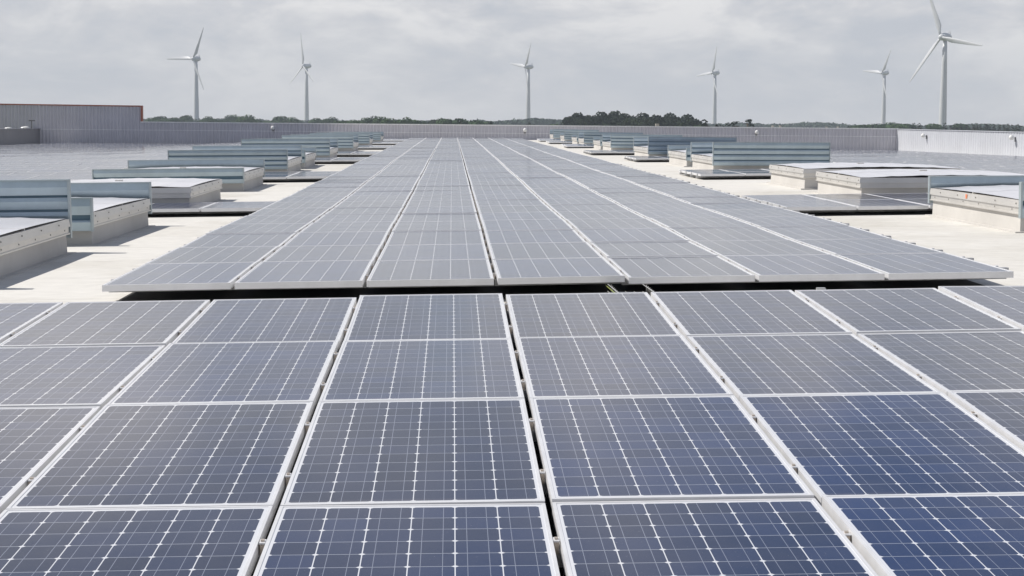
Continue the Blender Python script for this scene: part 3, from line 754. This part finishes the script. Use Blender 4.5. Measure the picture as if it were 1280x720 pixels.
def limbs(b, h, r, tops, z0):
    b.tube([(0, 0, 0), (.05 * h * .2, 0, h * .4), (0, .02 * h, h)], [r, r * .75, r * .45], 8)
    for t_ in tops: b.tube([(0, 0, z0), ((t_[0]) * .5, t_[1] * .5, (z0 + t_[2]) / 2 + .2), t_], [r * .5, r * .32, r * .12], 6)
def variant(kind, seed):
    rnd = random.Random(seed); b = MB(); tb = MB()
    if kind == 'broad':
        H_ = 14; blobs = []
        for i in range(15):
            a = rnd.uniform(0, 6.28); rr = rnd.uniform(0, 4.2); z = rnd.uniform(4.2, 12); rr *= 1 - abs(z - 7.5) / 8
            q_ = rnd.uniform(1.5, 2.7); blobs.append((rr * math.cos(a), rr * math.sin(a), z, q_ * 1.15, q_ * 1.15, q_ * .85))
        leaf_cloud(b, blobs, 4200, .38, rnd); limbs(tb, 8, .34, [bb[:3] for bb in blobs[:7]], 3.6)
    elif kind == 'umbrella':
        H_ = 15; blobs = []
        for i in range(20):
            a = rnd.uniform(0, 6.28); rr = 6.2 * math.sqrt(rnd.random()); z = 12.6 - rr * rr * .085 + rnd.uniform(-.9, .7)
            q_ = rnd.uniform(1.3, 2.2); blobs.append((rr * math.cos(a), rr * math.sin(a), z, q_ * 1.3, q_ * 1.3, q_ * .7))
        for i in range(6):
            a = rnd.uniform(0, 6.28); blobs.append((3.5 * math.cos(a), 3.5 * math.sin(a), rnd.uniform(6.5, 9.5), 2.1, 2.1, 1.6))
        leaf_cloud(b, blobs, 6500, .40, rnd); limbs(tb, 11, .4, [bb[:3] for bb in blobs[:9]], 6.5)
    elif kind == 'conifer':
        blobs = []
        for i in range(9):
            z = 2 + i * 1.35; w_ = 2.3 * (1 - i / 9.6) + .25
            for k in range(3):
                a = rnd.uniform(0, 6.28); blobs.append((w_ * .45 * math.cos(a), w_ * .45 * math.sin(a), z + rnd.uniform(-.3, .3), w_ * .75, w_ * .75, .85))
        leaf_cloud(b, blobs, 2100, .28, rnd); limbs(tb, 12.5, .26, [bb[:3] for bb in blobs[:5]], 2.0)
    else:  # low bush
        blobs = [(rnd.uniform(-3.4, 3.4), rnd.uniform(-2, 2), rnd.uniform(2, 9.5) * rnd.uniform(.8, 1), 2.3, 2.3, 1.8) for _ in range(13)]
        leaf_cloud(b, blobs, 2100, .34, rnd); limbs(tb, 5, .28, [bb[:3] for bb in blobs[:6]], 1.2)
    lm = {'broad': M['leaf'], 'umbrella': M['pine'], 'conifer': M['conif'], 'bush': M['leaf']}[kind]
    return b.mesh('crown', lm), tb.mesh('trunk', M['bark'], True)
VAR = {k: [variant(k, s_ + i * 7) for i in range(3)] for k, s_ in (('broad', 3), ('umbrella', 31), ('conifer', 61), ('bush', 91))}
BASEH = {'broad': 14, 'umbrella': 14.6, 'conifer': 14.6, 'bush': 11}
def tree(px, dist, toppx, kind, label, group, wid=1.0, name='tree'):
    """toppx = how far the top stands above the eye line in photo pixels"""
    p = at(px, dist); h = -GZ + toppx * dist / F
    s_ = h / BASEH[kind]; r = link(name, None, loc=(p.x, p.y, GZ)); tag(r, label, 'tree', group)
    r.rotation_euler = (0, 0, random.uniform(0, 6.28)); r.scale = (s_ * wid, s_ * wid, s_)
    cr, tk = random.choice(VAR[kind]); link('crown', cr, r); link('trunk', tk, r); return r
# left row of rounded trees
rn = random.Random(5)
lx = [190, 199, 209, 217, 232, 240, 255, 262, 270, 278, 288, 294, 303, 311, 322, 332, 341, 348, 356, 365, 374, 392, 399, 408, 415]
lh = [6, 9, 7, 8, 10.5, 6, 5.5, 8.5, 7, 6, 10, 10.5, 9, 10.5, 6.5, 5, 6, 10.5, 6, 8.5, 7, 7, 9, 8, 9]
for i, (x_, h_) in enumerate(zip(lx, lh)):
    side = 'left of' if x_ < 247 else 'between the first and second' if x_ < 383 else 'just right of'
    lab = 'far rounded tree in the left tree row, %s from its left end' % ordn(i + 1)
    tree(x_, rn.uniform(820, 980), h_ * 1.12, 'broad', lab, 'rounded trees of the left tree row', rn.uniform(.9, 1.25), 'broadleaf_tree')
# darker nearer trees between the second and third turbine
for i, (x_, h_, k_) in enumerate([(425, 6, 'bush'), (436, 7.5, 'broad'), (447, 8.5, 'broad'), (456, 10, 'broad'), (466, 12, 'broad'), (476, 11.5, 'broad'), (486, 10, 'broad'), (497, 9, 'broad'), (507, 11, 'broad'), (517, 9.5, 'broad'), (528, 9, 'broad'), (540, 12, 'umbrella'), (552, 11.5, 'broad'), (563, 11, 'broad'), (575, 12, 'broad'), (586, 9, 'bush'), (598, 10, 'broad'), (608, 7, 'bush')]):
    tree(x_, rn.uniform(560, 680), h_, k_, 'darker tree between second and third turbine, %s from the left' % ordn(i + 1), 'darker trees between second and third turbine', rn.uniform(.85, 1.15), 'broadleaf_tree')
for x_, h_, lab in ((574, 13, 'dark conifer at the right end of the darker tree group'), (612, 10, 'lone small dark tree in front of the hazy wood'), (659, 8.5, 'dark cypress at the foot of the middle turbine'), (700, 9, 'dark conifer just left of the pine grove')):
    tree(x_, 470, h_, 'conifer', lab, None, 1.0, 'conifer_tree')
for i, x_ in enumerate((642, 668, 682, 692, 707)):
    tree(x_, 600, 5.5 + i % 3, 'bush', 'low green tree between middle turbine and pine grove, %s from left' % ordn(i + 1), 'low trees left of the pine grove', 1.0, 'broadleaf_tree')
# pine grove
for i, (x_, h_) in enumerate([(723, 17), (734, 19.5), (745, 18.5), (757, 17), (768, 19.5), (778, 18), (797, 17.5), (806, 16), (815, 15), (824, 16), (833, 17.5), (844, 18), (855, 16), (864, 12), (786, 11), (751, 13), (819, 12)]):
    tree(x_, rn.uniform(500, 560), h_ + 1.5, 'umbrella', 'dark umbrella pine in the grove right of middle turbine, %s from left' % ordn(1 + sorted([723, 734, 745, 757, 768, 778, 797, 806, 815, 824, 833, 844, 855, 864, 786, 751, 819]).index(x_)), 'pines of the dark grove', .85, 'umbrella_pine')
for i, (x_, h_) in enumerate(((762, 8), (726, 7), (790, 7), (838, 6), (870, 9))):
    tree(x_, 440, h_, 'bush', 'lighter green shrub tree in front of the pine grove, %s from left' % ORD[1 + sorted([762, 726, 790, 838, 870]).index(x_)], 'lighter trees in front of the grove', .8, 'broadleaf_tree')
for x_, h_, w_, lab in ((878, 12, 1.3, 'small dark conifer left of the fourth turbine'), (852, 8.5, 1, 'small dark conifer at the right end of the grove'), (896, 7, 1.5, 'low dark tree at the foot of the fourth turbine'), (905, 7, 1.3, 'low dark tree right of the fourth turbine'), (917, 11, 1.4, 'dark conifer with wide crown right of the fourth turbine'), (932, 14, 1.2, 'taller pointed dark conifer right of the wide one')):
    tree(x_, 430, h_ + 2, 'conifer', lab, None, w_ * 1.35, 'conifer_tree')
# conifers at the right
cx_ = [1063 + i * 5.6 + rn.uniform(-2, 2) for i in range(40)]; cx_ = [x for x in cx_ if x < 1284]
for i, x_ in enumerate(sorted(cx_)):
    h_ = 5.5 + 4.5 * min(1, (x_ - 1055) / 60) + rn.uniform(-1.5, 1.2)
    tree(x_, rn.uniform(640, 760), h_, 'conifer' if rn.random() < .7 else 'broad', 'dark tree in the right tree row, %s from its left end' % ordn(i + 1), 'dark trees of the right tree row', rn.uniform(1.0, 1.5), 'conifer_tree')
# far woods, uncountable
def wood(name, x0, x1, dist, hpx, lab, dens=1.0, seed=1):
    rnd = random.Random(seed); b = MB(); n = int((x1 - x0) * 1.3 * dens)
    for i in range(n):
        x_ = rnd.uniform(x0, x1); d = dist * rnd.uniform(.93, 1.08); p = at(x_, d)
        h = -GZ + (hpx * (.72 + .35 * math.sin(x_ * .045 + seed) * math.sin(x_ * .017 + 2 * seed)) + rnd.uniform(-1.0, 1.4)) * d / F
        w_ = rnd.uniform(5, 9)
        blobs = [(p.x + rnd.uniform(-w_, w_) * .6, p.y + rnd.uniform(-w_, w_) * .6, GZ + h * f - 2.5, w_ * .7, w_ * .7, 3.2) for f in (.45, .75, 1.0)]
        leaf_cloud(b, blobs, 130, 1.15, rnd)
    o = link(name, b.mesh(name, M['wood']), kind='stuff'); tag(o, lab, 'woods'); return o
wood('far_woods', 180, 640, 1450, 4.2, 'hazy blue-green far wood behind the left tree row', 1.1, 1)
wood('far_woods', 590, 730, 1250, 9, 'hazy wood on the horizon behind the middle turbine', 1.3, 2)
wood('far_woods', 860, 1290, 1500, 5.5, 'hazy low wood on the horizon at the right', 1.2, 3)

# far houses
def house(px, dist, w_, d_, h_, lab, rot=0):
    p = at(px, dist); r = link('house', None, loc=(p.x, p.y, GZ)); r.rotation_euler = (0, 0, rot); tag(r, lab, 'house')
    b = MB(); b.box(-w_, w_, -d_, d_, 0, h_); link('wall', b.mesh('wall', M['plaster']), r)
    b = MB(); b.extrude_x([(-d_ - .5, h_), (d_ + .5, h_), (0, h_ + 2.6)], -w_ - .4, w_ + .4); rf = link('roof', b.mesh('roof', M['tile']), r)
    b = MB(); b.box(w_ * .4, w_ * .4 + .8, -.5, .4, h_ + 1.2, h_ + 3.4); link('chimney', b.mesh('chimney', M['plaster']), rf)
    for k in (-.6, 0, .6):
        b = MB(); b.box(w_ * k - .5, w_ * k + .5, -d_ - .05, -d_ - .01, h_ - 2.4, h_ - 1); link('window', b.mesh('window', M['window']), r)
house(956, 700, 3.5, 3, 8.6, 'pale far house with orange roof right of the pointed conifer', .1)
house(966, 760, 3, 3, 8.7, 'second pale house with orange roof beside the first')
house(1022, 800, 4.5, 3.5, 8.5, 'wide orange-roofed house left of the small turbine', -.1)
house(1038, 820, 3, 3, 8.6, 'narrow orange-roofed house next to the wide one')
house(813.5, 420, 1.2, 1.5, 8.4, 'tiny pale house peeping over the wall before the grove')
house(350, 900, 4, 3, 9.3, 'pinkish roofed house between first and second turbine')

# ------------------------------------------------------------------ air
HAZE = .00024
b = MB(); b.box(-2600, 2600, -60, 2400, GZ - 1, 98)
hm = bpy.data.materials.new('haze'); hm.use_nodes = True; t = hm.node_tree; t.nodes.clear()
pv = t.nodes.new('ShaderNodeVolumePrincipled'); pv.inputs['Color'].default_value = (.80, .90, 1, 1); pv.inputs['Density'].default_value = HAZE; pv.inputs['Anisotropy'].default_value = 0
oo = t.nodes.new('ShaderNodeOutputMaterial'); t.links.new(pv.outputs[0], oo.inputs['Volume'])
ho = link('haze', b.mesh('haze', hm), kind='stuff')
print('panels', len(PANELS), 'field', fcount[0])
